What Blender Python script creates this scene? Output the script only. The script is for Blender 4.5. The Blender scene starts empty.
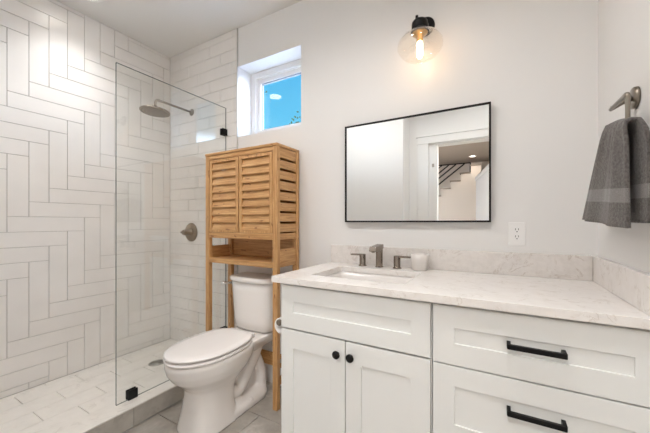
import bpy, bmesh, math, random
from mathutils import Vector, Matrix
random.seed(7)
PI = math.pi
S = bpy.context.scene
COL = S.collection

# ---------------------------------------------------------------- camera, world, exposure
cam_d = bpy.data.cameras.new('camera')
cam = bpy.data.objects.new('camera', cam_d); COL.objects.link(cam)
cam.location = (0.0, -1.74, 1.18)
cam.rotation_euler = (PI/2, 0, math.radians(29.8))
cam_d.sensor_width = 36.0
cam_d.lens = 302.0*36.0/650.0
cam_d.shift_y = 5.5/650.0
cam_d.clip_start = 0.02
S.camera = cam

S.view_settings.view_transform = 'Standard'
S.view_settings.look = 'None'
S.view_settings.gamma = 1.0
S.view_settings.use_curve_mapping = False
S.view_settings.exposure = 0.44

W = bpy.data.worlds.new('sky'); S.world = W; W.use_nodes = True
nt = W.node_tree; nt.nodes.clear()
wo = nt.nodes.new('ShaderNodeOutputWorld'); bg = nt.nodes.new('ShaderNodeBackground')
tc = nt.nodes.new('ShaderNodeTexCoord'); sx = nt.nodes.new('ShaderNodeSeparateXYZ')
cr = nt.nodes.new('ShaderNodeValToRGB')
e = cr.color_ramp.elements
while len(e) < 5: e.new(0.5)
for i, (p, c) in enumerate([(0.02, (0.90, 0.95, 1.0)), (0.17, (0.55, 0.68, 0.85)), (0.27, (0.0042, 0.0170, 0.0255)), (0.47, (0.0018, 0.0130, 0.0235)), (0.80, (0.45, 0.62, 0.90))]):
    e[i].position = p; e[i].color = (*c, 1)            # clear blue in view; unseen low and high bands brightened for the window reveal
nt.links.new(tc.outputs['Generated'], sx.inputs[0]); nt.links.new(sx.outputs['Z'], cr.inputs[0])
nt.links.new(cr.outputs[0], bg.inputs[0]); bg.inputs[1].default_value = 30.0
nt.links.new(bg.outputs[0], wo.inputs[0])

LIGHT = dict(shower=2.1, vanity=4.1, hall=1.2, hall_fill=20.0, bulb=21.0)  # vanity: three unseen fill lights added in the room
S.cycles.max_bounces = 16; S.cycles.diffuse_bounces = 10; S.cycles.glossy_bounces = 6; S.cycles.transparent_max_bounces = 24
CEIL = 2.718

# ---------------------------------------------------------------- materials
def mat(name, col, rough=0.5, metal=0.0, spec=0.5, coat=0.0):
    m = bpy.data.materials.new(name); m.use_nodes = True
    b = m.node_tree.nodes['Principled BSDF']
    b.inputs['Base Color'].default_value = (*col, 1); b.inputs['Roughness'].default_value = rough
    b.inputs['Metallic'].default_value = metal; b.inputs['Specular IOR Level'].default_value = spec
    if coat: b.inputs['Coat Weight'].default_value = coat; b.inputs['Coat Roughness'].default_value = 0.08
    return m
def N(m, t): return m.node_tree.nodes.new(t)
def LK(m, a, b): m.node_tree.links.new(a, b)
def BS(m): return m.node_tree.nodes['Principled BSDF']
def coords(m, scale=(1,1,1)):
    t = N(m, 'ShaderNodeTexCoord'); mp = N(m, 'ShaderNodeMapping'); mp.inputs['Scale'].default_value = scale
    LK(m, t.outputs['Object'], mp.inputs[0]); return mp.outputs[0]
def noise(m, vec, scale, detail=4, rough=0.55, dist=0.0):
    n = N(m, 'ShaderNodeTexNoise'); n.inputs['Scale'].default_value = scale; n.inputs['Detail'].default_value = detail
    n.inputs['Roughness'].default_value = rough; n.inputs['Distortion'].default_value = dist
    LK(m, vec, n.inputs['Vector']); return n.outputs['Fac']
def ramp(m, fac, stops):
    r = N(m, 'ShaderNodeValToRGB'); e = r.color_ramp.elements
    while len(e) < len(stops): e.new(0.5)
    for i, (p, c) in enumerate(stops): e[i].position = p; e[i].color = (*c, 1)
    LK(m, fac, r.inputs[0]); return r.outputs[0]
def bump(m, fac, strength, dist=0.002):
    b = N(m, 'ShaderNodeBump'); b.inputs['Strength'].default_value = strength; b.inputs['Distance'].default_value = dist
    LK(m, fac, b.inputs['Height']); LK(m, b.outputs[0], BS(m).inputs['Normal'])
def mixc(m, fac, a, b):
    x = N(m, 'ShaderNodeMix'); x.data_type = 'RGBA'; LK(m, fac, x.inputs[0])
    for v, s in ((a, 6), (b, 7)):
        if isinstance(v, tuple): x.inputs[s].default_value = (*v, 1)
        else: LK(m, v, x.inputs[s])
    return x.outputs[2]

def paint(name, col, rough=0.6):
    m = mat(name, col, rough, spec=0.3)
    bump(m, noise(m, coords(m), 260, 2), 0.06, 0.001); return m
M_wall = paint('wall_paint', (0.80, 0.793, 0.782))
M_ceil = paint('ceiling_paint', (0.76, 0.75, 0.73))
M_trim = mat('trim_paint', (0.80, 0.795, 0.78), 0.35)
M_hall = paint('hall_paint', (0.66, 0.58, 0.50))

def tile_mat(name, col, rough, var=0.03):
    m = mat(name, col, rough, spec=0.5)
    v = coords(m)
    c = ramp(m, noise(m, v, 3.0, 3), [(0.35, tuple(x*(1-var) for x in col)), (0.65, tuple(min(1, x*(1+var)) for x in col))])
    LK(m, c, BS(m).inputs['Base Color'])
    bump(m, noise(m, v, 9, 2), 0.12, 0.004); return m
M_tile = tile_mat('white_tile', (0.81, 0.79, 0.765), 0.22)
M_grout = mat('grout', (0.53, 0.51, 0.48), 0.85, spec=0.2)

def stone(name, base, vein, dark, rough, vs=3.0, amt=0.10, mott=14):
    m = mat(name, base, rough)
    v = coords(m)
    a = noise(m, v, vs, 8, 0.62, 1.2)
    veins = ramp(m, a, [(0.0, (0,0,0)), (0.485-amt*0.35, (0,0,0)), (0.5, (1,1,1)), (0.515+amt*0.35, (0,0,0)), (1.0, (0,0,0))])
    gate = ramp(m, noise(m, v, vs*1.7, 3), [(0.48, (0,0,0)), (0.62, (1,1,1))])
    mu = N(m, 'ShaderNodeMath'); mu.operation = 'MULTIPLY'; LK(m, veins, mu.inputs[0]); LK(m, gate, mu.inputs[1])
    mo = ramp(m, noise(m, v, mott, 6, 0.65), [(0.3, dark), (0.6, base)])
    c = mixc(m, mu.outputs[0], mo, vein); LK(m, c, BS(m).inputs['Base Color']); return m
M_quartz = stone('veined_quartz', (0.83, 0.80, 0.775), (0.66, 0.61, 0.565), (0.785, 0.75, 0.722), 0.22, 9.0, 0.03, 24)
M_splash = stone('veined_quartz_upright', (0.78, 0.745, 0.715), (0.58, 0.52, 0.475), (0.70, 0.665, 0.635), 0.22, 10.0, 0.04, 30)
M_marble = stone('marble_floor_tile', (0.79, 0.76, 0.715), (0.66, 0.63, 0.585), (0.73, 0.70, 0.655), 0.30, 4.0, 0.06, 11)
M_curb = stone('curb_stone', (0.52, 0.495, 0.45), (0.40, 0.375, 0.34), (0.43, 0.405, 0.365), 0.35, 4.0, 0.10, 12)
M_floor = stone('grey_floor_tile', (0.42, 0.39, 0.35), (0.50, 0.47, 0.43), (0.31, 0.285, 0.255), 0.40, 3.0, 0.15, 7)
M_floor_grout = mat('floor_grout', (0.58, 0.56, 0.53), 0.9, spec=0.2)

def wood(name, sc, tint=1.0, red=0.0):
    m = mat(name, (0.6, 0.36, 0.15), 0.38)
    v = coords(m, sc)
    a = noise(m, v, 3.0, 5, 0.6, 0.3)
    c = ramp(m, a, [(0.28, (0.38*tint, 0.180*tint, 0.060*tint)), (0.50, (0.53*tint, 0.290*tint, 0.115*tint)), (0.72, (0.68*tint, 0.42*tint, 0.195*tint))])
    # the darker rings of the bamboo culm
    k = noise(m, coords(m, tuple(8.0 if s < 10 else 22.0 for s in sc)), 2.2, 1)
    kn = ramp(m, k, [(0.70, (0,0,0)), (0.74, (1,1,1))])
    c = mixc(m, kn, c, (0.27*tint, 0.115*tint, 0.04*tint))
    LK(m, c, BS(m).inputs['Base Color']); bump(m, a, 0.06, 0.001); return m
M_woodZ = wood('bamboo_upright', (38, 38, 2.2))
M_woodX = wood('bamboo_lengthwise', (2.2, 38, 38))
M_woodY = wood('bamboo_crosswise', (38, 2.2, 38))

M_porc = mat('porcelain', (0.82, 0.79, 0.765), 0.10, spec=0.55)
M_seat = mat('seat_plastic', (0.83, 0.80, 0.785), 0.18)
M_chrome = mat('chrome', (0.75, 0.74, 0.72), 0.12, 1.0)
M_nickel = mat('brushed_nickel', (0.29, 0.255, 0.215), 0.28, 1.0)
M_faucet = mat('dark_nickel', (0.30, 0.255, 0.215), 0.27, 1.0)
M_black = mat('black_metal', (0.004, 0.004, 0.0045), 0.45, spec=0.25)
M_cab = mat('cabinet_paint', (0.775, 0.782, 0.768), 0.38)
M_carc = mat('cabinet_carcass', (0.22, 0.215, 0.205), 0.7)
M_plast = mat('white_plastic', (0.86, 0.855, 0.845), 0.3)
M_dark = mat('dark_slot', (0.02, 0.02, 0.02), 0.8)
M_vinyl = mat('window_vinyl', (0.84, 0.84, 0.84), 0.3)
M_paper = mat('paper', (0.86, 0.85, 0.83), 0.9, spec=0.1)
M_drain = mat('drain_metal', (0.42, 0.41, 0.38), 0.35, 1.0)
M_leaf = mat('leaf', (0.012, 0.022, 0.008), 0.9, spec=0.05)
M_bark = mat('bark', (0.02, 0.016, 0.012), 0.9, spec=0.05)
M_mirror = mat('mirror_silver', (0.86, 0.87, 0.86), 0.0, 1.0)
M_edge = mat('glass_edge', (0.13, 0.16, 0.15), 0.15)
M_wax = mat('candle_wax', (0.85, 0.80, 0.74), 0.5)

def clear(name, tint, ior=1.45, floor_refl=0.0, rough=0.0):
    m = bpy.data.materials.new(name); m.use_nodes = True; nt = m.node_tree; nt.nodes.clear()
    o = N(m, 'ShaderNodeOutputMaterial'); mx = N(m, 'ShaderNodeMixShader'); t = N(m, 'ShaderNodeBsdfTransparent')
    g = N(m, 'ShaderNodeBsdfGlossy'); fr = N(m, 'ShaderNodeLayerWeight'); fr.inputs['Blend'].default_value = 0.5; pw_ = N(m, 'ShaderNodeMath'); pw_.operation = 'POWER'; pw_.inputs[1].default_value = 4.6; ad = N(m, 'ShaderNodeMath'); ad.operation = 'ADD'
    ad.use_clamp = True
    g.inputs['Roughness'].default_value = rough; g.inputs['Color'].default_value = (1, 1, 1, 1)
    t.inputs['Color'].default_value = (*tint, 1); ad.inputs[1].default_value = floor_refl + ((ior-1)/(ior+1))**2
    LK(m, fr.outputs['Facing'], pw_.inputs[0]); LK(m, pw_.outputs[0], ad.inputs[0]); LK(m, ad.outputs[0], mx.inputs[0]); LK(m, t.outputs[0], mx.inputs[1])
    LK(m, g.outputs[0], mx.inputs[2]); LK(m, mx.outputs[0], o.inputs[0]); return m
M_glass = clear('shower_glass', (0.985, 0.992, 0.988), 1.6)
M_wglass = clear('window_glass', (0.97, 0.98, 0.985), 1.5)
M_shade = clear('clear_shade_glass', (0.985, 0.975, 0.96), 1.4, 0.015)
M_cup = mat('frosted_cup_glass', (0.74, 0.705, 0.67), 0.25)
def emit(name, col, st):
    m = bpy.data.materials.new(name); m.use_nodes = True; b = BS(m)
    b.inputs['Base Color'].default_value = (*col, 1)
    b.inputs['Emission Color'].default_value = (*col, 1); b.inputs['Emission Strength'].default_value = st; return m
M_lens = emit('lamp_lens', (1.0, 0.93, 0.84), 6.0)
M_bulb = emit('bulb_glow', (1.0, 0.71, 0.46), LIGHT['bulb'])

def towel_mat(name, col, sc, st):
    m = mat(name, col, 0.95, spec=0.1)
    v = coords(m); n = noise(m, v, sc, 3, 0.7)
    LK(m, ramp(m, n, [(0.3, tuple(x*0.60 for x in col)), (0.7, tuple(x*1.38 for x in col))]), BS(m).inputs['Base Color'])
    bump(m, n, st, 0.004)
    BS(m).inputs['Sheen Weight'].default_value = 0.25; return m
M_towel = towel_mat('grey_terry', (0.145, 0.133, 0.126), 150, 1.0)
M_band = towel_mat('grey_band', (0.245, 0.235, 0.225), 500, 0.25)

# ---------------------------------------------------------------- mesh helpers
def new(): return bmesh.new()
def box(bm, lo, hi, bev=0.0, mi=0, seg=2):
    lo, hi = Vector(lo), Vector(hi); c = (lo+hi)/2; d = hi-lo
    r = bmesh.ops.create_cube(bm, size=1.0, matrix=Matrix.Translation(c) @ Matrix.Diagonal((d.x, d.y, d.z, 1)))
    vs = r['verts']; fs = list({f for v in vs for f in v.link_faces})
    for f in fs: f.material_index = mi
    if bev > 0:
        es = list({e for v in vs for e in v.link_edges})
        q = bmesh.ops.bevel(bm, geom=es, offset=bev, segments=seg, affect='EDGES', profile=0.5)
        for f in q['faces']: f.material_index = mi
def rings(bm, R, cap=True, closed=False, mi=0, smooth=True):
    V = [[bm.verts.new(p) for p in r] for r in R]; n = len(V[0]); k = len(V)
    for i in range(k if closed else k-1):
        a, b = V[i], V[(i+1) % k]
        for j in range(n):
            f = bm.faces.new((a[j], a[(j+1) % n], b[(j+1) % n], b[j])); f.smooth = smooth; f.material_index = mi
    if cap and not closed:
        f = bm.faces.new(V[0][::-1]); f.material_index = mi
        f = bm.faces.new(V[-1]); f.material_index = mi
    return V
def lathe(bm, prof, loc, axis=(0,0,1), seg=32, cap=True, mi=0):
    q = Vector((0,0,1)).rotation_difference(Vector(axis).normalized()); loc = Vector(loc)
    R = [[loc + q @ Vector((r*math.cos(2*PI*j/seg), r*math.sin(2*PI*j/seg), h)) for j in range(seg)] for r, h in prof]
    return rings(bm, R, cap, mi=mi)
def cyl(bm, p0, p1, r, r1=None, seg=24, mi=0):
    p0, p1 = Vector(p0), Vector(p1); d = p1-p0; r1 = r if r1 is None else r1
    e = min(0.0015, r*0.2, d.length*0.2)
    lathe(bm, [(r-e, 0), (r, e), (r1, d.length-e), (r1-e, d.length)], p0, d, seg, mi=mi)
def tube(bm, pts, r, seg=12, mi=0):
    P = [Vector(p) for p in pts]; R = []; up = None
    for i, p in enumerate(P):
        t = (P[min(i+1, len(P)-1)]-P[max(i-1, 0)]).normalized()
        if up is None:
            up = t.orthogonal().normalized()
        up = (up - t*up.dot(t)).normalized(); s = t.cross(up); rr = r[i] if isinstance(r, (list, tuple)) else r
        R.append([p + up*(rr*math.cos(2*PI*j/seg)) + s*(rr*math.sin(2*PI*j/seg)) for j in range(seg)])
    rings(bm, R, True, mi=mi)
def arc(pts, rad=0.02, n=6):
    P = [Vector(p) for p in pts]; out = [P[0]]
    for i in range(1, len(P)-1):
        a = (P[i-1]-P[i]).normalized(); b = (P[i+1]-P[i]).normalized()
        p0, p2 = P[i]+a*rad, P[i]+b*rad
        for k in range(n+1):
            t = k/n; out.append(p0*(1-t)**2 + P[i]*(2*t*(1-t)) + p2*t*t)
    out.append(P[-1]); return out
def prism(bm, poly, y0, y1, axis='y', mi=0):
    def P(a, b, h): return (a, h, b) if axis == 'y' else ((h, a, b) if axis == 'x' else (a, b, h))
    A = [bm.verts.new(P(a, b, y0)) for a, b in poly]; B = [bm.verts.new(P(a, b, y1)) for a, b in poly]; n = len(poly)
    fs = [bm.faces.new(A), bm.faces.new(B[::-1])] + [bm.faces.new((A[(i+1) % n], A[i], B[i], B[(i+1) % n])) for i in range(n)]
    for f in fs: f.material_index = mi
def frame(bm, o, i, h0, h1, axis='z', mi=0):
    """rectangular ring: o, i = (a0, b0, a1, b1) outside and inside, extruded h0..h1 along axis"""
    def P(a, b, h): return (a, b, h) if axis == 'z' else ((a, h, b) if axis == 'y' else (h, a, b))
    def L(r, h): return [bm.verts.new(P(a, b, h)) for a, b in ((r[0], r[1]), (r[2], r[1]), (r[2], r[3]), (r[0], r[3]))]
    O0, O1, I0, I1 = L(o, h0), L(o, h1), L(i, h0), L(i, h1)
    for k in range(4):
        j = (k+1) % 4
        for q in ((O1[k], O1[j], I1[j], I1[k]), (O0[j], O0[k], I0[k], I0[j]), (O0[k], O0[j], O1[j], O1[k]), (I0[j], I0[k], I1[k], I1[j])):
            bm.faces.new(q).material_index = mi
def obj(name, bm, mats, parent=None, loc=(0,0,0), bev=0.0, smooth=False):
    bmesh.ops.recalc_face_normals(bm, faces=bm.faces[:])
    me = bpy.data.meshes.new(name); bm.to_mesh(me); bm.free()
    if not isinstance(mats, (list, tuple)): mats = [mats]
    for m in mats: me.materials.append(m)
    if smooth:
        for p in me.polygons: p.use_smooth = True
    o = bpy.data.objects.new(name, me); COL.objects.link(o)
    if parent: o.parent = parent
    o.location = loc
    if bev:
        b = o.modifiers.new('bevel', 'BEVEL'); b.width = bev; b.segments = 2; b.limit_method = 'ANGLE'; b.angle_limit = math.radians(50)
    return o
def tag(o, label, cat, group=None):
    o['label'] = label; o['category'] = cat
    if group: o['group'] = group
    return o
def thing(name, label, cat, loc=(0,0,0), group=None):
    o = bpy.data.objects.new(name, None); COL.objects.link(o); o.location = loc; o.empty_display_size = 0.05
    return tag(o, label, cat, group)
def struct(name, bm, mats, parent=None, **k):
    o = obj(name, bm, mats, parent, **k)
    if not parent: o['kind'] = 'structure'
    return o

def tile_rect(bm, plane, a0, a1, b0, b1, base, top, gap=0.004, mi=1, ch=0.0012):
    """a tile on a plane: plane 'x'/'y'/'z', base->top offset along the plane's axis"""
    g = gap/2
    if a1-a0 < 0.012 or b1-b0 < 0.012: return
    def P(a, b, h): return (h, a, b) if plane == 'x' else ((a, h, b) if plane == 'y' else (a, b, h))
    R = []
    for ins, h in ((g, base), (g, base+(top-base)*0.75), (g+ch, top)):
        R.append([bm.verts.new(P(a, b, h)) for a, b in ((a0+ins, b0+ins), (a1-ins, b0+ins), (a1-ins, b1-ins), (a0+ins, b1-ins))])
    for i in range(2):
        for j in range(4):
            bm.faces.new((R[i][j], R[i][(j+1) % 4], R[i+1][(j+1) % 4], R[i+1][j])).material_index = mi
    bm.faces.new(R[2]).material_index = mi

# ---------------------------------------------------------------- the setting
XL, XR, YJ, YD = -2.66, 0.38, -1.60, -1.87      # left wall, right wall, jutting wall, door wall
YH = -5.40                                      # far wall of the hall
GX = -1.917                                     # plane of the shower glass
# floor, with 30 x 60 cm tiles running along x
bm = new(); box(bm, (XL-0.1, YD-0.12, -0.10), (XR+0.1, 0.1, -0.006), mi=0)
fy = [-1.84, -1.54, -1.24, -0.94, -0.64, -0.34, -0.04, 0.0]
for r in range(len(fy)-1):
    x = -1.26 - 0.61*3 + (0.305 if r % 2 else 0.0) - 0.05*0
    while x < XR:
        a0, a1 = max(x, -1.817), min(x+0.61, XR)
        if a1 > a0: tile_rect(bm, 'z', a0, a1, fy[r], fy[r+1], -0.006, 0.0, 0.005)
        x += 0.61
struct('floor', bm, [M_floor_grout, M_floor])
# shower floor
bm = new(); box(bm, (XL, YJ, -0.006), (-1.965, 0.0, 0.082), mi=0)
xs = [-2.66, -2.62, -2.468, -2.316, -2.164, -2.012, -1.965]
for r in range(len(xs)-1):
    y = -1.69 + (0.155 if r % 2 == 0 else 0.0)
    while y < 0:
        tile_rect(bm, 'z', xs[r], xs[r+1], max(y, YJ), min(y+0.31, -0.010), 0.082, 0.09, 0.003); y += 0.31
struct('floor', bm, [M_grout, M_marble])['kind'] = 'structure'
# curb: pale top, tiled face
bm = new(); box(bm, (-1.968, YJ, 0.0), (-1.824, 0.0, 0.110), mi=0)
box(bm, (-1.968, YJ, 0.110), (-1.816, -0.010, 0.118), 0.002, mi=1)
y = -1.71
while y < 0:
    tile_rect(bm, 'x', max(y, YJ), min(y+0.31, -0.0), 0.0, 0.110, -1.824, -1.818, 0.004, 2); y += 0.31
struct('trim_1', bm, [M_grout, M_marble, M_curb])

# left wall: grout bed + rectilinear herringbone of 4:1 tiles
bm = new(); box(bm, (XL-0.1, YJ-0.3, 0.0), (XL-0.008, 0.1, CEIL), mi=0)
uy, uz, y0, z0 = 0.1018, 0.0985, -0.989, 1.706
def clip_tile(a0, a1, b0, b1):  
    a0, a1, b0, b1 = max(a0, YJ), min(a1, -0.009), max(b0, 0.09), min(b1, CEIL)
    if a1 > a0 and b1 > b0: tile_rect(bm, 'x', a0, a1, b0, b1, XL-0.008, XL, 0.0022)
for i in range(-12, 14):
    ya = y0+i*uy
    for k in range(-3, 4):
        zt = z0+i*uz+k*8*uz
        clip_tile(ya, ya+uy, zt-4*uz, zt)
        clip_tile(ya, ya+4*uy, zt-5*uz, zt-4*uz)
struct('wall_left', bm, [M_grout, M_tile])

# back wall with the window opening
WX0, WX1, WZ0, WZ1 = -1.790, -1.188, 1.856, 2.412
bm = new()
frame(bm, (XL-0.1, 0.0, XR+0.12, CEIL), (WX0, WZ0, WX1, WZ1), 0.0, 0.24, 'y')
wb = struct('wall_back', bm, M_wall)
TX = -1.797
bm = new(); box(bm, (XL, -0.003, 0.0), (TX, 0.0, CEIL), mi=0)
zz = 0.0; r = 0
while zz < CEIL:
    x = XL - [0.0, 0.135, 0.27][r % 3]
    while x < TX:
        tile_rect(bm, 'y', max(x, XL), min(x+0.405, TX), max(zz, 0.0), min(zz+0.0985, CEIL), -0.003, -0.010, 0.0022); x += 0.405
    zz += 0.0985; r += 1
obj('tile_field', bm, [mat('pale_grout', (0.62, 0.60, 0.57), 0.85, spec=0.2), M_tile], wb)
bm = new(); box(bm, (TX, -0.011, 0.0), (TX+0.006, 0.0, CEIL))
struct('trim_2', bm, mat('edge_strip', (0.55, 0.54, 0.52), 0.4))

bm = new(); box(bm, (XR, YH, 0.0), (XR+0.12, 0.24, CEIL)); struct('wall_right', bm, M_wall)
bm = new(); box(bm, (XL-0.1, YD-0.12, CEIL), (XR+0.12, 0.24, CEIL+0.1)); struct('ceiling', bm, M_ceil)
# wall that closes the shower's near end and stands proud of the door wall
bm = new(); box(bm, (XL-0.1, YD-0.12, 0.0), (-0.90, YJ, CEIL)); struct('wall_shower_end', bm, M_wall)
# door wall with the opening the photographer stands in
DX0, DX1, DH = -0.595, 0.21, 2.06
bm = new()
prism(bm, [(-0.90, 0), (DX0-0.085, 0), (DX0-0.085, DH), (DX1, DH), (DX1, 0), (XR, 0), (XR, CEIL), (-0.90, CEIL)], YD-0.12, YD)
struct('wall_door', bm, M_wall)
bm = new()
for y_a, y_b in ((YD, YD+0.018), (YD-0.138, YD-0.12)):
    box(bm, (DX0-0.205, y_a, 0.0), (DX0-0.088, y_b, DH+0.006), 0.002); box(bm, (DX1+0.006, y_a, 0.0), (DX1+0.095, y_b, DH+0.006), 0.002)
    box(bm, (DX0-0.210, y_a-0.003, DH+0.006), (DX1+0.11, y_b+0.004, DH+0.085), 0.002)
    box(bm, (DX0-0.222, y_a-0.008, DH+0.085), (DX1+0.125, y_b+0.014, DH+0.105), 0.002)
box(bm, (DX0-0.0855, YD-0.12, 0.0), (DX0, YD-0.012, DH), 0.002); box(bm, (DX1-0.014, YD-0.12, 0.0), (DX1+0.006, YD, DH))
box(bm, (DX0-0.0, YD-0.12, DH-0.014), (DX1, YD, DH+0.006))
dc = struct('door_1', bm, M_trim)
bm = new(); box(bm, (DX0-0.055, YD-0.0125, 1.80), (DX0-0.030, YD-0.0105, 1.84), 0.0005); obj('strike_plate', bm, M_nickel, dc)

def baseboard(name, lo, hi):
    bm = new(); box(bm, lo, hi, 0.003); struct(name, bm, M_trim)
baseboard('baseboard_back', (TX+0.008, -0.014, 0.0), (-0.905, 0.0, 0.13))
baseboard('baseboard_door', (-0.895, YD, 0.0), (DX0-0.206, YD+0.014, 0.13))

# window
bm = new(); frame(bm, (WX0, WZ0, WX1, WZ1), (WX0+0.045, WZ0+0.045, WX1-0.045, WZ1-0.045), 0.146, 0.215, 'y')
frame(bm, (WX0+0.045, WZ0+0.045, WX1-0.045, WZ1-0.045), (WX0+0.052, WZ0+0.052, WX1-0.052, WZ1-0.052), 0.158, 0.215, 'y')
w1 = struct('window_1', bm, M_vinyl, bev=0.002)
bm = new(); frame(bm, (WX0+0.0525, WZ0+0.0525, WX1-0.0525, WZ1-0.0525), (WX0+0.085, WZ0+0.085, WX1-0.085, WZ1-0.085), 0.168, 0.205, 'y')
obj('window_sash', bm, M_vinyl, w1, bev=0.002)
bm = new(); frame(bm, (WX0+0.085, WZ0+0.085, WX1-0.085, WZ1-0.085), (WX0+0.090, WZ0+0.090, WX1-0.090, WZ1-0.090), 0.178, 0.200, 'y')
obj('window_gasket', bm, mat('gasket_grey', (0.16, 0.17, 0.18), 0.6), w1)
bm = new(); box(bm, (WX0+0.088, 0.184, WZ0+0.088), (WX1-0.088, 0.188, WZ1-0.088)); obj('window_glass', bm, M_wglass, w1)

# hall beyond the door
HX0 = -3.6
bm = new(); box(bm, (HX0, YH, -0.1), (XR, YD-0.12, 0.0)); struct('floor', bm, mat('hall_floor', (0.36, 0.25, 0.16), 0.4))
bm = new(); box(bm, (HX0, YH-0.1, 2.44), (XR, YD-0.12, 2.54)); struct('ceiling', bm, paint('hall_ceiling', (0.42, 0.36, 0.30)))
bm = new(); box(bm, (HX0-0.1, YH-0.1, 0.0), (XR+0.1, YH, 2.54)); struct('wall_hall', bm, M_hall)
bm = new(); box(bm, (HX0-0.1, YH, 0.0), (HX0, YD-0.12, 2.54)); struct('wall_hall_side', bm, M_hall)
bm = new()
prism(bm, [(-0.36, -4.66), (-0.10, -3.27), (0.02, -3.29), (-0.24, -4.70)], 0.0, 1.95, 'z'); struct('wall_hall_corner', bm, M_wall)
bm = new()
prism(bm, [(-0.375, -4.66), (-0.112, -3.25), (0.03, -3.27), (-0.23, -4.71)], 1.95, 2.02, 'z'); struct('trim_3', bm, M_trim)

# ---------------------------------------------------------------- ceiling lamps, with added fill lights
def recessed(x, y, z, label, power, col=(1.0, 0.99, 0.98), r=0.085, spread=150):
    t = thing('recessed_light', label, 'ceiling light', (x, y, z), 'recessed ceiling lights')
    bm = new(); lathe(bm, [(r, -0.001), (r+0.022, -0.001), (r+0.020, -0.006), (r+0.002, -0.008), (r-0.004, -0.003)], (0,0,0), seg=40, cap=False)
    obj('trim_ring', bm, M_plast, t)
    bm = new(); lathe(bm, [(r-0.002, -0.002), (r-0.002, -0.004), (r*0.5, -0.0048), (0.002, -0.005)], (0,0,0), seg=40); obj('lens', bm, M_lens, t)
    l = bpy.data.lights.new('recessed_light_lamp', 'AREA'); l.shape = 'DISK'; l.size = 2*r; l.energy = power; l.color = col; l.spread = math.radians(spread)
    lo = bpy.data.objects.new('lamp', l); COL.objects.link(lo); lo.parent = t; lo.location = (0, 0, -0.012)
    return t
recessed(-2.37, -0.79, CEIL, 'round white recessed light in the ceiling over the shower', LIGHT['shower'], spread=105)
recessed(-0.75, -1.00, CEIL, 'round white recessed fill light added in the ceiling before the vanity', LIGHT['vanity'])  # unseen fill, added with the two below to brighten the room softly
recessed(-1.45, -1.15, CEIL, 'round white recessed fill light added in the ceiling in front of the toilet', LIGHT['vanity'])
recessed(-0.05, -1.20, CEIL, 'round white recessed fill light added in the ceiling just inside the door', LIGHT['vanity'])
recessed(-0.42, -4.72, 2.44, 'small round lit recessed light in the hall ceiling, seen in the mirror', LIGHT['hall'], (1.0, 0.88, 0.75), 0.05)
recessed(-0.20, -2.50, 2.44, 'round recessed fill light added in the hall ceiling just outside the door', LIGHT['hall_fill'], (1.0, 0.97, 0.94))  # unseen fill, added to light the low fronts through the doorway

# ---------------------------------------------------------------- staircase seen in the mirror
t = thing('staircase', 'white sided staircase with dark treads climbing across the hall, seen in the mirror', 'stairs', (0,0,0))
run, rise = 0.185, 0.146
sx0, sz0, ns = -3.241, 0.102, 16
pts = [(sx0, 0.0)]
for i in range(ns):
    pts += [(sx0+i*run, sz0+i*rise), (sx0+(i+1)*run, sz0+i*rise)]
pts += [(sx0+ns*run, 0.0)]
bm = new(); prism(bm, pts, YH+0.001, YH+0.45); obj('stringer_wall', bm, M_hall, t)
M_tread = mat('tread_wood', (0.30, 0.24, 0.19), 0.4)
for i in range(ns):
    bm = new(); box(bm, (sx0+i*run-0.02, YH+0.002, sz0+i*rise), (sx0+(i+1)*run-0.001, YH+0.475, sz0+i*rise+0.026), 0.004); obj('tread', bm, M_tread, t)
for xk in (-1.30, -1.155, -1.015, -0.877, -0.744, -0.583):
    L_ = min(1.9, xk+3.0); sl = rise/run
    bm = new(); tube(bm, [(xk-L_, YH+0.42, 2.355-L_*sl), (xk, YH+0.42, 2.355)], 0.013, 8); obj('rail', bm, M_black, t)
bm = new(); box(bm, (-2.9, YH+0.41, 2.352), (-0.47, YH+0.44, 2.372), 0.002); obj('top_rail', bm, M_black, t)
bm = new(); box(bm, (-0.49, YH+0.41, sz0+14*rise+0.02), (-0.465, YH+0.44, 2.352), 0.002); obj('railing_post', bm, M_black, t)

# ---------------------------------------------------------------- shower
t = thing('shower_glass_panel', 'frameless clear glass screen standing on the shower curb', 'glass panel', (GX, -0.42, 0.1182))
bm = new()
y0g, y1g = -0.405, 0.407; zt = 1.985; hx = 0.005
for f_, v in ((0, [(-hx, y0g, 0), (-hx, y1g, 0), (-hx, y1g, zt), (-hx, y0g, zt)]), (0, [(hx, y0g, 0), (hx, y0g, zt), (hx, y1g, zt), (hx, y1g, 0)]),
             (1, [(-hx, y0g, zt), (-hx, y1g, zt), (hx, y1g, zt), (hx, y0g, zt)]), (1, [(-hx, y0g, 0), (hx, y0g, 0), (hx, y1g, 0), (-hx, y1g, 0)]),
             (1, [(-hx, y0g, 0), (-hx, y0g, zt), (hx, y0g, zt), (hx, y0g, 0)]), (1, [(-hx, y1g, 0), (hx, y1g, 0), (hx, y1g, zt), (-hx, y1g, zt)])):
    bm.faces.new([bm.verts.new(p) for p in v]).material_index = f_
obj('pane', bm, [M_glass, M_edge], t)
for (cy, cz, ly, lz) in ((-0.318, 0.0275, 0.055, 0.055), (0.385, 0.19, 0.05, 0.052), (0.385, 1.785, 0.05, 0.052)):
    bm = new(); box(bm, (-0.017, cy-ly/2, cz-lz/2), (-0.0052, cy+ly/2, cz+lz/2), 0.002); box(bm, (0.0052, cy-ly/2, cz-lz/2), (0.017, cy+ly/2, cz+lz/2), 0.002)
    obj('glass_clip', bm, M_black, t)

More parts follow.
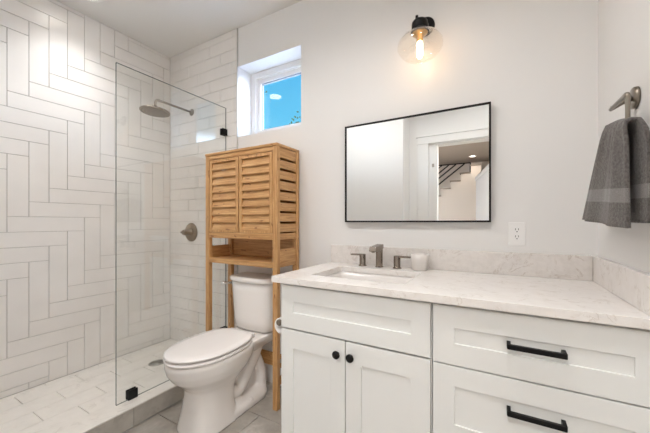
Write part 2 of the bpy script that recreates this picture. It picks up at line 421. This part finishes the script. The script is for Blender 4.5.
t = thing('rain_shower', 'round brushed nickel rain shower head on a straight arm over the shower', 'shower head', (-2.345, -0.012, 2.148))
bm = new(); lathe(bm, [(0.030, 0), (0.030, 0.004), (0.024, 0.010), (0.012, 0.016)], (0, 0.002, 0), (0,-1,0)); obj('flange', bm, M_nickel, t)
bm = new(); tube(bm, arc([(0, 0, 0), (0, -0.325, 0.0), (0, -0.325, -0.075)], 0.03), 0.0095, 14); obj('arm', bm, M_nickel, t)
bm = new(); q = Vector((0.0, 0.05, 1)).normalized()
lathe(bm, [(0.012, 0.045), (0.020, 0.035), (0.022, 0.022), (0.045, 0.014), (0.102, 0.008), (0.108, 0.002), (0.106, -0.006), (0.09, -0.008), (0.0005, -0.008)], (0, -0.328, -0.098), q, 48)
h = obj('spray_plate', bm, M_faucet, t)
bm = new()
for rr, n in ((0.02, 6), (0.045, 12), (0.07, 20), (0.092, 28)):
    for k in range(n):
        a = 2*PI*k/n; lathe(bm, [(0.003, 0), (0.002, -0.0025)], (rr*math.cos(a), -0.328+rr*math.sin(a), -0.1062-0.05*rr*math.sin(a)), (0,0,1), 6)
obj('nozzles', bm, mat('rubber_grey', (0.18, 0.18, 0.17), 0.6), h)

t = thing('shower_valve', 'round nickel shower valve trim with a stubby handle on the tiled wall', 'shower valve', (-2.352, -0.010, 1.09))
bm = new(); lathe(bm, [(0.082, 0), (0.082, 0.004), (0.078, 0.008), (0.03, 0.010)], (0,0,0), (0,-1,0), 48); obj('escutcheon', bm, M_nickel, t)
bm = new(); lathe(bm, [(0.034, 0.008), (0.034, 0.02), (0.026, 0.024), (0.024, 0.076), (0.022, 0.080)], (0,0,0), (0,-1,0), 32); obj('hub', bm, M_nickel, t)
bm = new(); box(bm, (-0.048, -0.076, -0.008), (0.0, -0.058, 0.008), 0.004); obj('lever', bm, M_nickel, t)

t = thing('floor_drain', 'round metal drain in the marble tiled shower floor', 'drain', (-2.29, -0.36, 0.090))
bm = new(); lathe(bm, [(0.056, 0), (0.056, 0.003), (0.052, 0.004), (0.046, 0.004), (0.045, 0.002)], (0,0,0), seg=40, cap=False); obj('drain_rim', bm, M_drain, t)
bm = new(); lathe(bm, [(0.0455, 0.0), (0.0455, 0.0025), (0.0005, 0.003)], (0,0,0), seg=40)
g = obj('drain_grate', bm, M_drain, t)
bm = new()
for rr, n in ((0.012, 6), (0.024, 12), (0.036, 18)):
    for k in range(n):
        a = 2*PI*k/n; lathe(bm, [(0.0028, 0.0027), (0.0028, 0.0033)], (rr*math.cos(a), rr*math.sin(a), 0), seg=8)
obj('drain_holes', bm, M_dark, g)

# ---------------------------------------------------------------- toilet
TXC = -1.492
t = thing('toilet', 'white two piece toilet with closed lid beside the vanity', 'toilet', (TXC, 0, 0))
def egg(y_f, y_b, hw, z, n=48, e=2.0, back=0.7):
    """egg outline from front y_f to back y_b"""
    L = y_b-y_f; yc = y_f + L*0.48; out = []
    for k in range(n):
        a = 2*PI*k/n; c, s = math.cos(a), math.sin(a)
        ry = (yc-y_f) if s < 0 else (y_b-yc)
        p = e if s < 0 else e/back
        out.append((hw*math.copysign(abs(c)**(2/p), c), yc+ry*math.copysign(abs(s)**(2/p), s), z))
    return out
bm = new()
rings(bm, [egg(-0.692, -0.38, 0.146, 0.0, e=2.6), egg(-0.682, -0.39, 0.136, 0.04, e=2.6), egg(-0.664, -0.40, 0.124, 0.12, e=2.5), egg(-0.656, -0.39, 0.118, 0.19, e=2.4), egg(-0.658, -0.37, 0.120, 0.228, e=2.3),
           egg(-0.690, -0.32, 0.142, 0.268, e=2.15), egg(-0.738, -0.28, 0.168, 0.308, e=2.05), egg(-0.767, -0.25, 0.181, 0.350, e=2.0), egg(-0.778, -0.24, 0.187, 0.392, e=2.0), egg(-0.776, -0.24, 0.186, 0.413, e=2.0), egg(-0.772, -0.245, 0.182, 0.418, e=2.0)])
rings(bm, [egg(-0.56, -0.105, 0.140, 0.0, e=3), egg(-0.56, -0.105, 0.140, 0.035, e=3), egg(-0.55, -0.115, 0.125, 0.055, e=3), egg(-0.54, -0.13, 0.085, 0.075, e=3)])
rings(bm, [egg(-0.52, -0.13, 0.050, 0.03, e=3), egg(-0.52, -0.13, 0.052, 0.22, e=3), egg(-0.54, -0.10, 0.085, 0.34, e=3), egg(-0.54, -0.06, 0.13, 0.40, e=3)])
rings(bm, [egg(-0.36, -0.03, 0.10, 0.33, e=4), egg(-0.36, -0.022, 0.135, 0.375, e=4), egg(-0.36, -0.020, 0.150, 0.400, e=4), egg(-0.36, -0.022, 0.150, 0.421, e=4)])
for s in (-1, 1):
    tube(bm, arc([(s*0.055, -0.48, 0.20), (s*0.062, -0.36, 0.10), (s*0.062, -0.20, 0.30), (s*0.055, -0.15, 0.38)], 0.06), 0.042, 14)
    tube(bm, arc([(s*0.055, -0.20, 0.30), (s*0.060, -0.135, 0.16), (s*0.060, -0.135, 0.03)], 0.05), 0.036, 14)
bowl = obj('bowl', bm, M_porc, t, smooth=True)
md = bowl.modifiers.new('remesh', 'REMESH'); md.mode = 'VOXEL'; md.voxel_size = 0.007; md.use_smooth_shade = True
md = bowl.modifiers.new('smooth', 'SMOOTH'); md.factor = 0.5; md.iterations = 9
for s in (-1, 1):
    bm = new(); lathe(bm, [(0.016, 0), (0.015, 0.012), (0.009, 0.020), (0.0005, 0.022)], (s*0.118, -0.30, 0.040), (s*0.55, 0, 1), 20); obj('bolt_cap', bm, M_seat, t)
bm = new()
ro = [egg(-0.778, -0.265, 0.184, 0.4215, back=0.7), egg(-0.782, -0.26, 0.188, 0.426, back=0.7), egg(-0.782, -0.26, 0.188, 0.432, back=0.7), egg(-0.778, -0.265, 0.181, 0.438, back=0.7)]
ri = [egg(-0.70, -0.34, 0.115, 0.438), egg(-0.70, -0.34, 0.115, 0.4215)]
rings(bm, ro+ri, cap=False, closed=True); obj('seat', bm, M_seat, t)
bm = new()
rings(bm, [egg(-0.775, -0.265, 0.182, 0.4460, back=0.7), egg(-0.780, -0.260, 0.186, 0.4495, back=0.7), egg(-0.780, -0.260, 0.186, 0.4560, back=0.7), egg(-0.773, -0.266, 0.180, 0.4605, back=0.7),
           egg(-0.72, -0.30, 0.140, 0.4635, back=0.7), egg(-0.62, -0.38, 0.07, 0.4650, back=0.7)])
obj('lid', bm, M_seat, t)
for s in (-1, 1):
    bm = new(); cyl(bm, (s*0.05, -0.252, 0.440), (s*0.105, -0.252, 0.440), 0.012, seg=20); box(bm, (s*0.0775-0.02, -0.262, 0.420), (s*0.0775+0.02, -0.232, 0.434), 0.004); obj('hinge', bm, M_seat, t)
def tankring(hw, yf, yb, z, bow, rc=0.035, n=10):
    out = []
    for k in range(n+1):                       # bowed front, left to right
        u = -1+2*k/n; out.append((u*(hw-rc*0.35), yf + bow*(u*u) + (0.012 if abs(u) > 0.999 else 0), z))
    out += [(hw, yf+bow+rc, z), (hw, yb-0.008, z), (hw-0.008, yb, z), (-hw+0.008, yb, z), (-hw, yb-0.008, z), (-hw, yf+bow+rc, z)]
    return out
bm = new()
rings(bm, [tankring(0.150, -0.185, -0.030, 0.428, 0.018), tankring(0.168, -0.200, -0.024, 0.445, 0.022), tankring(0.176, -0.208, -0.022, 0.50, 0.026), tankring(0.186, -0.218, -0.020, 0.70, 0.028), tankring(0.188, -0.220, -0.020, 0.764, 0.028)], smooth=True)
obj('tank', bm, M_porc, t)
bm = new()
rings(bm, [tankring(0.192, -0.225, -0.017, 0.7645, 0.028), tankring(0.199, -0.232, -0.014, 0.769, 0.028), tankring(0.199, -0.232, -0.014, 0.787, 0.028), tankring(0.193, -0.226, -0.018, 0.797, 0.028), tankring(0.180, -0.214, -0.028, 0.800, 0.028)], smooth=True)
obj('tank_lid', bm, M_porc, t)
bm = new(); cyl(bm, (-0.186, -0.150, 0.735), (-0.197, -0.150, 0.735), 0.017); cyl(bm, (-0.197, -0.150, 0.735), (-0.215, -0.150, 0.735), 0.008)
tube(bm, [(-0.213, -0.145, 0.735), (-0.216, -0.18, 0.737), (-0.219, -0.235, 0.745)], [0.009, 0.0085, 0.0115], 12); obj('flush_lever', bm, M_chrome, t)
bm = new(); tube(bm, arc([(0.10, -0.06, 0.435), (0.10, -0.06, 0.30), (0.16, -0.045, 0.20), (0.16, -0.001, 0.20)], 0.03), 0.006, 10); cyl(bm, (0.16, -0.030, 0.20), (0.16, -0.055, 0.20), 0.014)
obj('supply_hose', bm, M_chrome, t)

# ---------------------------------------------------------------- bamboo over-toilet cabinet
EX0, EX1, EY0, EH = -1.856, -1.193, -0.258, 1.676
t = thing('bamboo_cabinet', 'tall slatted bamboo cabinet on legs straddling the toilet', 'cabinet', ((EX0+EX1)/2, -0.1365, 0))
hw, hd = (EX1-EX0)/2, 0.1215; pw = 0.036
def epart(name, lo, hi, m, bev=0.003, par=None):
    bm = new(); box(bm, lo, hi, bev); return obj(name, bm, m, par or t)
for a in (-1, 1):
    for b in (-1, 1):
        epart('leg', (a*hw if a < 0 else hw-pw, b*hd if b < 0 else hd-0.032, 0), (-hw+pw if a < 0 else hw, -hd+0.032 if b < 0 else hd, EH-0.018), M_woodZ)
epart('top_panel', (-hw-0.002, -hd-0.004, EH-0.018), (hw+0.002, hd, EH), M_woodX, 0.004)
xi = hw-pw; yf = -hd
epart('front_rail', (-xi, yf+0.002, EH-0.048), (xi, yf+0.024, EH-0.019), M_woodX)
epart('front_rail', (-xi, yf+0.001, 1.066), (xi, yf+0.024, 1.106), M_woodX)
epart('bottom_panel', (-xi, yf+0.025, 1.074), (xi, hd-0.012, 1.088), M_woodX, 0.001)
epart('shelf', (-xi, yf+0.002, 0.888), (xi, hd-0.012, 0.922), M_woodX)
epart('back_panel', (-xi, hd-0.011, 0.888), (xi, hd-0.003, EH-0.02), M_woodX, 0.001)
epart('back_stretcher', (-xi, hd-0.024, 0.145), (xi, hd-0.004, 0.235), M_woodX)
for a in (-1, 1):
    x0, x1 = (-hw+0.006, -hw+0.022) if a < 0 else (hw-0.022, hw-0.006)
    epart('side_rail', (x0, -hd+0.032, 0.890), (x1, hd-0.032, 1.005), M_woodY)
    epart('side_rail', (x0, -hd+0.032, 1.066), (x1, hd-0.032, 1.106), M_woodY)
    epart('side_rail', (x0, -hd+0.032, 0.145), (x1, hd-0.032, 0.195), M_woodY)
    bm = new(); z = 1.115
    for k in range(8):
        top = z+0.0535 if k < 7 else EH-0.019
        box(bm, (x0, -hd+0.032, z), (x1, hd-0.032, top), 0.002); z += 0.0535+0.0145
    obj('slatted_side', bm, M_woodY, t)
dz0, dz1 = 1.109, EH-0.051
for a in (-1, 1):
    x0, x1 = (-xi+0.004, -0.005) if a < 0 else (0.003, xi-0.004)
    bm = new(); st = 0.026
    frame(bm, (x0, dz0, x1, dz1), (x0+st, dz0+0.014, x1-st, dz1-0.022), yf+0.002, yf+0.020, 'y')
    d = obj('door', bm, M_woodZ, t, bev=0.002)
    bm = new(); n = 9; p = (dz1-0.022-dz0-0.014)/n
    for k in range(n):
        zb = dz0+0.014+k*p
        # tilted louver: the top edge leans back
        ya, yb = yf+0.006, yf+0.017
        prism(bm, [(ya-0.004, zb+0.003), (ya+0.002, zb-0.003), (yb+0.006, zb+p*0.92), (yb+0.000, zb+p*0.95)], x0+st, x1-st, 'x')
    obj('louvers', bm, M_woodX, d)

# ---------------------------------------------------------------- vanity
VY = -0.592; VX0, VXM, VX1, VZ0, VZ1 = -0.900, -0.210, 0.368, 0.10, 0.890
def shaker(bm, x0, x1, z0, z1, f=0.068, ftop=None, rec=0.006, fr=None):
    fr = fr or f
    ft = ftop or f
    frame(bm, (x0, z0, x1, z1), (x0+f, z0+ft, x1-fr, z1-ft), VY, VY+0.019, 'y')
    box(bm, (x0+f-0.001, VY+rec, z0+ft-0.001), (x1-fr+0.001, VY+0.018, z1-ft+0.001))
def carcass(t, x0, x1):
    bm = new()
    box(bm, (x0, VY+0.020, VZ0), (x0+0.018, -0.001, VZ1)); box(bm, (x1-0.018, VY+0.020, VZ0), (x1, -0.001, VZ1))
    box(bm, (x0+0.018, VY+0.022, VZ0), (x1-0.018, -0.001, VZ0+0.018)); box(bm, (x0+0.018, -0.012, VZ0+0.018), (x1-0.018, -0.001, VZ1))
    box(bm, (x0+0.018, VY+0.022, VZ1-0.03), (x1-0.018, VY+0.035, VZ1))
    obj('body', bm, M_cab, t)
    bm = new(); box(bm, (x0, VY+0.08, 0), (x1, VY+0.095, VZ0)); box(bm, (x0, VY+0.095, 0), (x0+0.018, -0.016, VZ0)); box(bm, (x1-0.018, VY+0.095, 0), (x1, -0.016, VZ0)); obj('toe_kick', bm, M_cab, t)
t = thing('sink_cabinet', 'white shaker vanity cabinet with two doors under the sink', 'cabinet')
carcass(t, VX0, VXM-0.001)
bm = new(); shaker(bm, VX0+0.002, VXM-0.005, 0.682, 0.882, 0.070, 0.075); obj('drawer_front', bm, M_cab, t, bev=0.0012)
mid = -0.559
for x0, x1, kx in ((VX0+0.002, mid-0.002, -0.594), (mid+0.002, VXM-0.005, -0.530)):
    bm = new(); shaker(bm, x0, x1, 0.105, 0.674, 0.070, 0.085); d = obj('door', bm, M_cab, t, bev=0.0012)
    bm = new(); lathe(bm, [(0.007, -0.001), (0.006, 0.010), (0.0145, 0.013), (0.0170, 0.017), (0.0170, 0.022), (0.0145, 0.0255), (0.0005, 0.0265)], (kx, VY, 0.618), (0,-1,0), 28); obj('knob', bm, M_black, d)
t = thing('drawer_cabinet', 'white shaker vanity cabinet with wide drawers against the right wall', 'cabinet')
carcass(t, VXM+0.001, XR-0.002)
for z0, z1, ft, pz in ((0.676, 0.882, 0.076, 0.785), (0.395, 0.671, 0.071, 0.573), (0.105, 0.390, 0.071, 0.29)):
    bm = new(); shaker(bm, VXM+0.005, VX1+0.008, z0, z1, 0.072, ft, fr=0.048); d = obj('drawer', bm, M_cab, t, bev=0.0012)
    bm = new(); px0, px1 = 0.026, 0.176
    box(bm, (px0, VY-0.034, pz-0.0075), (px1, VY-0.022, pz+0.0075), 0.001)
    for x in (px0+0.004, px1-0.004): box(bm, (x-0.0055, VY-0.030, pz-0.0075), (x+0.0055, VY+0.0062, pz+0.0075), 0.001)
    obj('pull', bm, M_black, d)

CZ0, CZ1, CYF, CXL = 0.893, 0.922, -0.615, -0.940
SX0, SX1, SY0, SY1 = -0.795, -0.340, -0.492, -0.160
t = thing('countertop', 'pale veined quartz vanity top with low upstands', 'countertop')
bm = new(); frame(bm, (CXL, CYF, XR-0.001, -0.001), (SX0, SY0, SX1, SY1), CZ0, CZ1); obj('slab', bm, M_quartz, t, bev=0.003)
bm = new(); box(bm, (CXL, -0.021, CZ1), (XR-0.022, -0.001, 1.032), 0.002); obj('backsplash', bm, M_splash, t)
bm = new(); box(bm, (XR-0.021, CYF, CZ1), (XR-0.001, -0.001, 1.032), 0.002); obj('side_splash', bm, M_quartz, t)

t = thing('sink', 'white rectangular undermount sink in the vanity top', 'sink', ((SX0+SX1)/2, (SY0+SY1)/2, CZ0))
a, b = (SX1-SX0)/2, (SY1-SY0)/2
def rrect(a, b, r, z, n=6):
    out = []
    for cx, cy, s in ((a-r, b-r, 0), (-a+r, b-r, 1), (-a+r, -b+r, 2), (a-r, -b+r, 3)):
        for k in range(n+1):
            g_ = PI/2*(s+k/n); out.append((cx+r*math.cos(g_), cy+r*math.sin(g_), z))
    return out
bm = new()
rings(bm, [rrect(a+0.012, b+0.012, 0.03, -0.001), rrect(a+0.004, b+0.004, 0.025, -0.001), rrect(a-0.004, b-0.004, 0.03, -0.03), rrect(a-0.016, b-0.016, 0.04, -0.11), rrect(a-0.05, b-0.05, 0.05, -0.132), rrect(0.06, 0.04, 0.03, -0.138)], cap=False)
V = rings(bm, [rrect(a+0.012, b+0.012, 0.03, -0.001), rrect(a+0.008, b+0.008, 0.035, -0.12), rrect(a-0.04, b-0.04, 0.05, -0.15), rrect(0.06, 0.04, 0.03, -0.152)], cap=False)
bm.faces.new([bm.verts.new((x, y, -0.138)) for x, y, z in rrect(0.06, 0.04, 0.03, 0)])
bm.faces.new([bm.verts.new((x, y, -0.152)) for x, y, z in rrect(0.06, 0.04, 0.03, 0)])
obj('basin', bm, M_porc, t)
bm = new(); lathe(bm, [(0.022, 0), (0.022, 0.003), (0.016, 0.004), (0.0005, 0.0055)], (0, 0.0, -0.138), seg=28); obj('drain_stopper', bm, M_nickel, t)

FX, FY = -0.590, -0.083
t = thing('faucet', 'dark nickel widespread faucet with two lever handles behind the sink', 'faucet', (FX, FY, CZ1))
bm = new(); lathe(bm, [(0.024, 0), (0.024, 0.005), (0.0185, 0.007), (0.020, 0.012), (0.0195, 0.10), (0.0195, 0.114)], (0,0,0), seg=32)
prism(bm, [(0.0195, 0.108), (0.0165, 0.131), (-0.105, 0.122), (-0.114, 0.100), (-0.104, 0.095), (-0.02, 0.096)], -0.0195, 0.0195, 'x')
sp = obj('spout', bm, M_faucet, t, bev=0.003)
bm = new(); cyl(bm, (0, -0.098, 0.099), (0, -0.098, 0.090), 0.010); obj('aerator', bm, M_nickel, sp)
for s in (-1, 1):
    bm = new(); lathe(bm, [(0.024, 0), (0.024, 0.005), (0.0195, 0.007), (0.0185, 0.012), (0.0185, 0.068), (0.017, 0.070)], (s*0.103, 0, 0), seg=32)
    h = obj('handle', bm, M_faucet, t)
    bm = new(); box(bm, (min(s*0.095, s*0.178), -0.011, 0.060), (max(s*0.095, s*0.178), 0.011, 0.0705), 0.003); obj('lever', bm, M_faucet, h)

t = thing('candle', 'small frosted glass candle cup on the vanity top beside the faucet', 'candle', (-0.366, -0.080, CZ1))
bm = new()
def wob(r, z, n=40):
    r *= 1.14
    return [(r*(1+0.02*math.cos(10*2*PI*k/n))*math.cos(2*PI*k/n), r*(1+0.02*math.cos(10*2*PI*k/n))*math.sin(2*PI*k/n), z) for k in range(n)]
rings(bm, [wob(0.031, 0.0), wob(0.035, 0.004), wob(0.0385, 0.05), wob(0.041, 0.088), wob(0.0385, 0.088), wob(0.035, 0.05), wob(0.031, 0.008)])
obj('cup', bm, M_cup, t)
bm = new(); lathe(bm, [(0.030, 0.009), (0.034, 0.05), (0.035, 0.066), (0.0005, 0.066)], (0,0,0), seg=32); w = obj('wax', bm, M_wax, t)
bm = new(); cyl(bm, (0, 0, 0.065), (0.001, 0, 0.076), 0.0012, seg=8); obj('wick', bm, M_dark, w)

# ---------------------------------------------------------------- mirror
t = thing('wall_mirror', 'rectangular thin black framed mirror over the vanity', 'mirror', (-0.433, -0.002, 1.479))
bm = new(); frame(bm, (-0.403, -0.300, 0.403, 0.300), (-0.394, -0.291, 0.394, 0.291), -0.028, 0.0, 'y'); obj('frame', bm, M_black, t, bev=0.001)
bm = new(); box(bm, (-0.394, -0.022, -0.291), (0.394, -0.004, 0.291)); obj('mirror_glass', bm, M_mirror, t)

# ---------------------------------------------------------------- outlet
t = thing('power_outlet', 'white duplex power outlet with cover plate on the wall above the counter', 'outlet', (0.080, 0, 1.122))
bm = new(); box(bm, (-0.035, -0.006, -0.057), (0.035, -0.0005, 0.057), 0.003); obj('cover_plate', bm, M_plast, t)
bm = new(); box(bm, (-0.0168, -0.0075, -0.0335), (0.0168, -0.0061, 0.0335), 0.0005); rc = obj('receptacle', bm, M_plast, t)
bm = new()
for zc in (-0.017, 0.017):
    box(bm, (-0.0075, -0.0079, zc+0.001), (-0.0050, -0.0074, zc+0.010)); box(bm, (0.0050, -0.0079, zc+0.001), (0.0075, -0.0074, zc+0.010))
    cyl(bm, (0, -0.0074, zc-0.006), (0, -0.0079, zc-0.006), 0.0028, seg=12)
obj('socket_slots', bm, M_dark, rc)

# ---------------------------------------------------------------- sconce
t = thing('wall_sconce', 'black wall sconce with a clear glass globe and lit bulb', 'wall lamp', (-0.352, 0, 2.205))
bm = new(); lathe(bm, [(0.052, 0.0005), (0.052, 0.010), (0.048, 0.014), (0.012, 0.016)], (0,0,0.060), (0,-1,0), 40); obj('backplate', bm, M_black, t)
bm = new(); tube(bm, [(0, -0.012, 0.060), (0, -0.07, 0.030), (0, -0.115, -0.008)], 0.023, 20); obj('arm', bm, M_black, t)
bm = new(); lathe(bm, [(0.010, 0.020), (0.034, 0.018), (0.040, 0.010), (0.041, 0.0), (0.041, -0.042), (0.037, -0.044), (0.0005, -0.044)], (0, -0.135, 0.0), seg=32); so = obj('socket', bm, M_black, t)
bm = new(); cyl(bm, (-0.012, -0.150, 0.018), (-0.012, -0.150, 0.042), 0.007); obj('finial', bm, M_black, so)
bm = new()
lathe(bm, [(0.0425, -0.030), (0.045, -0.046), (0.066, -0.055), (0.098, -0.072), (0.115, -0.100), (0.113, -0.128), (0.094, -0.154), (0.068, -0.170),
           (0.066, -0.168), (0.092, -0.152), (0.111, -0.127), (0.113, -0.100), (0.096, -0.074), (0.065, -0.057), (0.043, -0.046), (0.0415, -0.030)], (0, -0.135, 0), seg=48, cap=False)
obj('glass_shade', bm, M_shade, t)
bm = new(); lathe(bm, [(0.040, -0.0445), (0.038, -0.050), (0.018, -0.062), (0.016, -0.084), (0.012, -0.088), (0.0005, -0.089)], (0, -0.135, 0), seg=20); bb = obj('bulb_cap', bm, mat('warm_lit_cap', (0.55, 0.35, 0.15), 0.3, 1.0), t)  # bulb's warm glow on the socket's inner rim put into the colour
bm = new(); lathe(bm, [(0.010, -0.088), (0.0145, -0.098), (0.0145, -0.162), (0.011, -0.172), (0.0005, -0.176)], (0, -0.135, 0), seg=20); obj('bulb', bm, M_bulb, t)
# ---------------------------------------------------------------- towel ring and towel
RX = 0.318; YN, YF_, ZT, ZB = -0.575, -0.428, 1.545, 1.466
t = thing('towel_ring', 'square open brushed nickel towel ring on the right wall', 'towel ring', (XR, -0.425, 1.572))
bm = new(); lathe(bm, [(0.034, 0.0005), (0.034, 0.009), (0.031, 0.012), (0.011, 0.013)], (0,0,0), (-1,0,0), 36); obj('rosette', bm, M_nickel, t)
bm = new(); tube(bm, arc([(-0.010, 0, 0), (-0.035, -0.006, -0.010), (RX-XR, -0.016, ZT-1.572)], 0.01), 0.0075, 12); obj('post', bm, M_nickel, t)
o_ = Vector((XR, -0.425, 1.572))
bm = new(); tube(bm, [p-o_ for p in arc([(RX, YF_, ZT), (RX, YN, ZT), (RX, YN, ZB), (RX, YF_+0.01, ZB)], 0.012)], 0.0058, 12); obj('ring_bar', bm, M_nickel, t)

# towel: a sheet draped over the lower bar, gathered at the top and fanning out below
bm = new(); nu, nv = 56, 60; G = []
Lf = 0.285
for j in range(nv+1):
    v = -1+2*j/nv                                  # -1 front hem .. 0 over the bar .. 1 back hem
    s = abs(v); side = -1 if v < 0 else 1
    row = []
    for i in range(nu+1):
        u = -1+2*i/nu
        yl0, yr0 = -0.445, -0.600                  # the far and near ends of the gathers on the bar
        if side < 0:
            yl = yl0+0.315*s**0.95; yr = yr0-0.016*s
        else:
            k = min(1, s/0.14)**0.5; yl = yl0+0.185*k+0.04*s; yr = yr0-0.030*k
        w01 = (u+1)/2
        yy = yr+(yl-yr)*w01
        fold = math.cos(u*PI*2.0+0.6)*0.009*(0.5+0.5*s) + math.sin(u*PI*3.3)*0.005*(1-0.5*s) + math.cos(u*PI*5+1)*0.004*(1-s)
        off = 0.0150*min(1, s*14)**0.5 if s > 0 else 0
        spread = 0.003*s-0.012*s*min(0, u)*0 if side < 0 else 0.010*min(1, s*4)
        xx = RX + side*(off+spread) + fold*(1.0 if side < 0 else 0.45)*min(1, s*5)
        drop = Lf*max(0, s-0.045)/(0.955)
        top = 0.0145*(1-min(1, s*18)**2)
        lift = 0.016*(w01**1.5)*(1-s)
        sag = 0.016*(1-w01)**2*(1-s) + (0.030*max(0, w01-0.75)**2*16*(1-s) if side > 0 else 0)
        zz = ZB+top-drop+lift-sag+(0.014*u-0.004 if side < 0 else 0.004*u)*s
        xx = min(xx, XR-0.012)
        row.append(bm.verts.new((xx, yy, zz)))
    G.append(row)
for j in range(nv):
    s = abs(-1+2*(j+0.5)/nv)
    for i in range(nu):
        f = bm.faces.new((G[j][i], G[j][i+1], G[j+1][i+1], G[j+1][i])); f.smooth = True
        f.material_index = 1 if 0.63 < s < 0.77 else 0
tw = obj('towel', bm, [M_towel, M_band])
md = tw.modifiers.new('solidify', 'SOLIDIFY'); md.thickness = 0.009; md.offset = 0
tag(tw, 'dark grey terry hand towel hanging from the towel ring', 'towel')

# ---------------------------------------------------------------- toilet paper on the vanity's side
t = thing('paper_holder', 'small metal toilet paper holder on the side of the vanity', 'paper holder', (VX0, -0.46, 0.6665))
bm = new(); cyl(bm, (0, 0.075, 0), (-0.008, 0.075, 0), 0.022); tube(bm, arc([(-0.006, 0.075, 0), (-0.070, 0.075, 0), (-0.070, -0.055, 0)], 0.015), 0.008, 12); obj('holder_arm', bm, M_nickel, t)
bm = new(); lathe(bm, [(0.016, 0.0), (0.016, 0.012), (0.013, 0.014)], (-0.070, -0.05, 0), (0,-1,0), 24); obj('end_cap', bm, M_nickel, t)
bm = new(); R = []
for r_, y_ in ((0.030, -0.05), (0.0405, -0.05), (0.042, -0.048), (0.042, 0.048), (0.0405, 0.05), (0.030, 0.05)):
    R.append([(r_*math.cos(2*PI*k/36), y_, r_*math.sin(2*PI*k/36)) for k in range(36)])
rings(bm, R, False, True)
o = obj('toilet_roll', bm, M_paper, None, (VX0-0.070, -0.455, 0.6443)); tag(o, 'nearly used white toilet paper roll on the holder beside the vanity', 'toilet paper')

# ---------------------------------------------------------------- trees outside the window
def tree(name, base, top, crown, n, label, seed):
    rnd = random.Random(seed)
    t = thing(name, label, 'tree', base)
    b0 = Vector(base)
    bm = new(); tube(bm, [Vector((0,0,0)), (Vector(top)-b0)*0.5+Vector((0.08, 0, 0)), Vector(top)-b0], [0.09, 0.06, 0.02], 10); obj('trunk', bm, M_bark, t)
    bm = new(); lm = new()
    c0 = Vector(top)-b0
    for k in range(n):
        a = rnd.uniform(0, 2*PI); e = rnd.uniform(-0.5, 0.9)
        tip = c0+Vector((math.cos(a)*crown[0], math.sin(a)*crown[1], e*crown[2]))*rnd.uniform(0.5, 1.0)
        tube(bm, [c0*0.9, (c0+tip)/2+Vector((0, 0, 0.05)), tip], [0.018, 0.011, 0.004], 6)
        for q in range(26):
            p = c0.lerp(tip, rnd.uniform(0.45, 1.05))+Vector((rnd.gauss(0, .07), rnd.gauss(0, .07), rnd.gauss(0, .07)))
            d = Vector((rnd.uniform(-1, 1), rnd.uniform(-1, 1), rnd.uniform(-1, 1))).normalized(); w_ = d.orthogonal().normalized()
            L_ = rnd.uniform(0.04, 0.08)
            lm.faces.new([lm.verts.new(x) for x in (p, p+d*L_*0.5+w_*L_*0.25, p+d*L_, p+d*L_*0.5-w_*L_*0.25)])
    obj('branches', bm, M_bark, t); obj('foliage', lm, M_leaf, t)
tree('tree', (-3.30, 3.2, -0.4), (-3.30, 3.2, 2.95), (0.45, 0.45, 0.42), 16, 'leafy tree outside the window, at its lower right', 3)
tree('tree', (-6.55, 4.6, -0.4), (-6.55, 4.6, 4.85), (1.15, 0.8, 0.45), 18, 'taller tree outside the window, at its upper left', 5)
bm = new(); box(bm, (-30, 0.3, -0.6), (20, 40, -0.4)); struct('ground', bm, mat('gravel_ground', (0.24, 0.24, 0.25), 0.9))
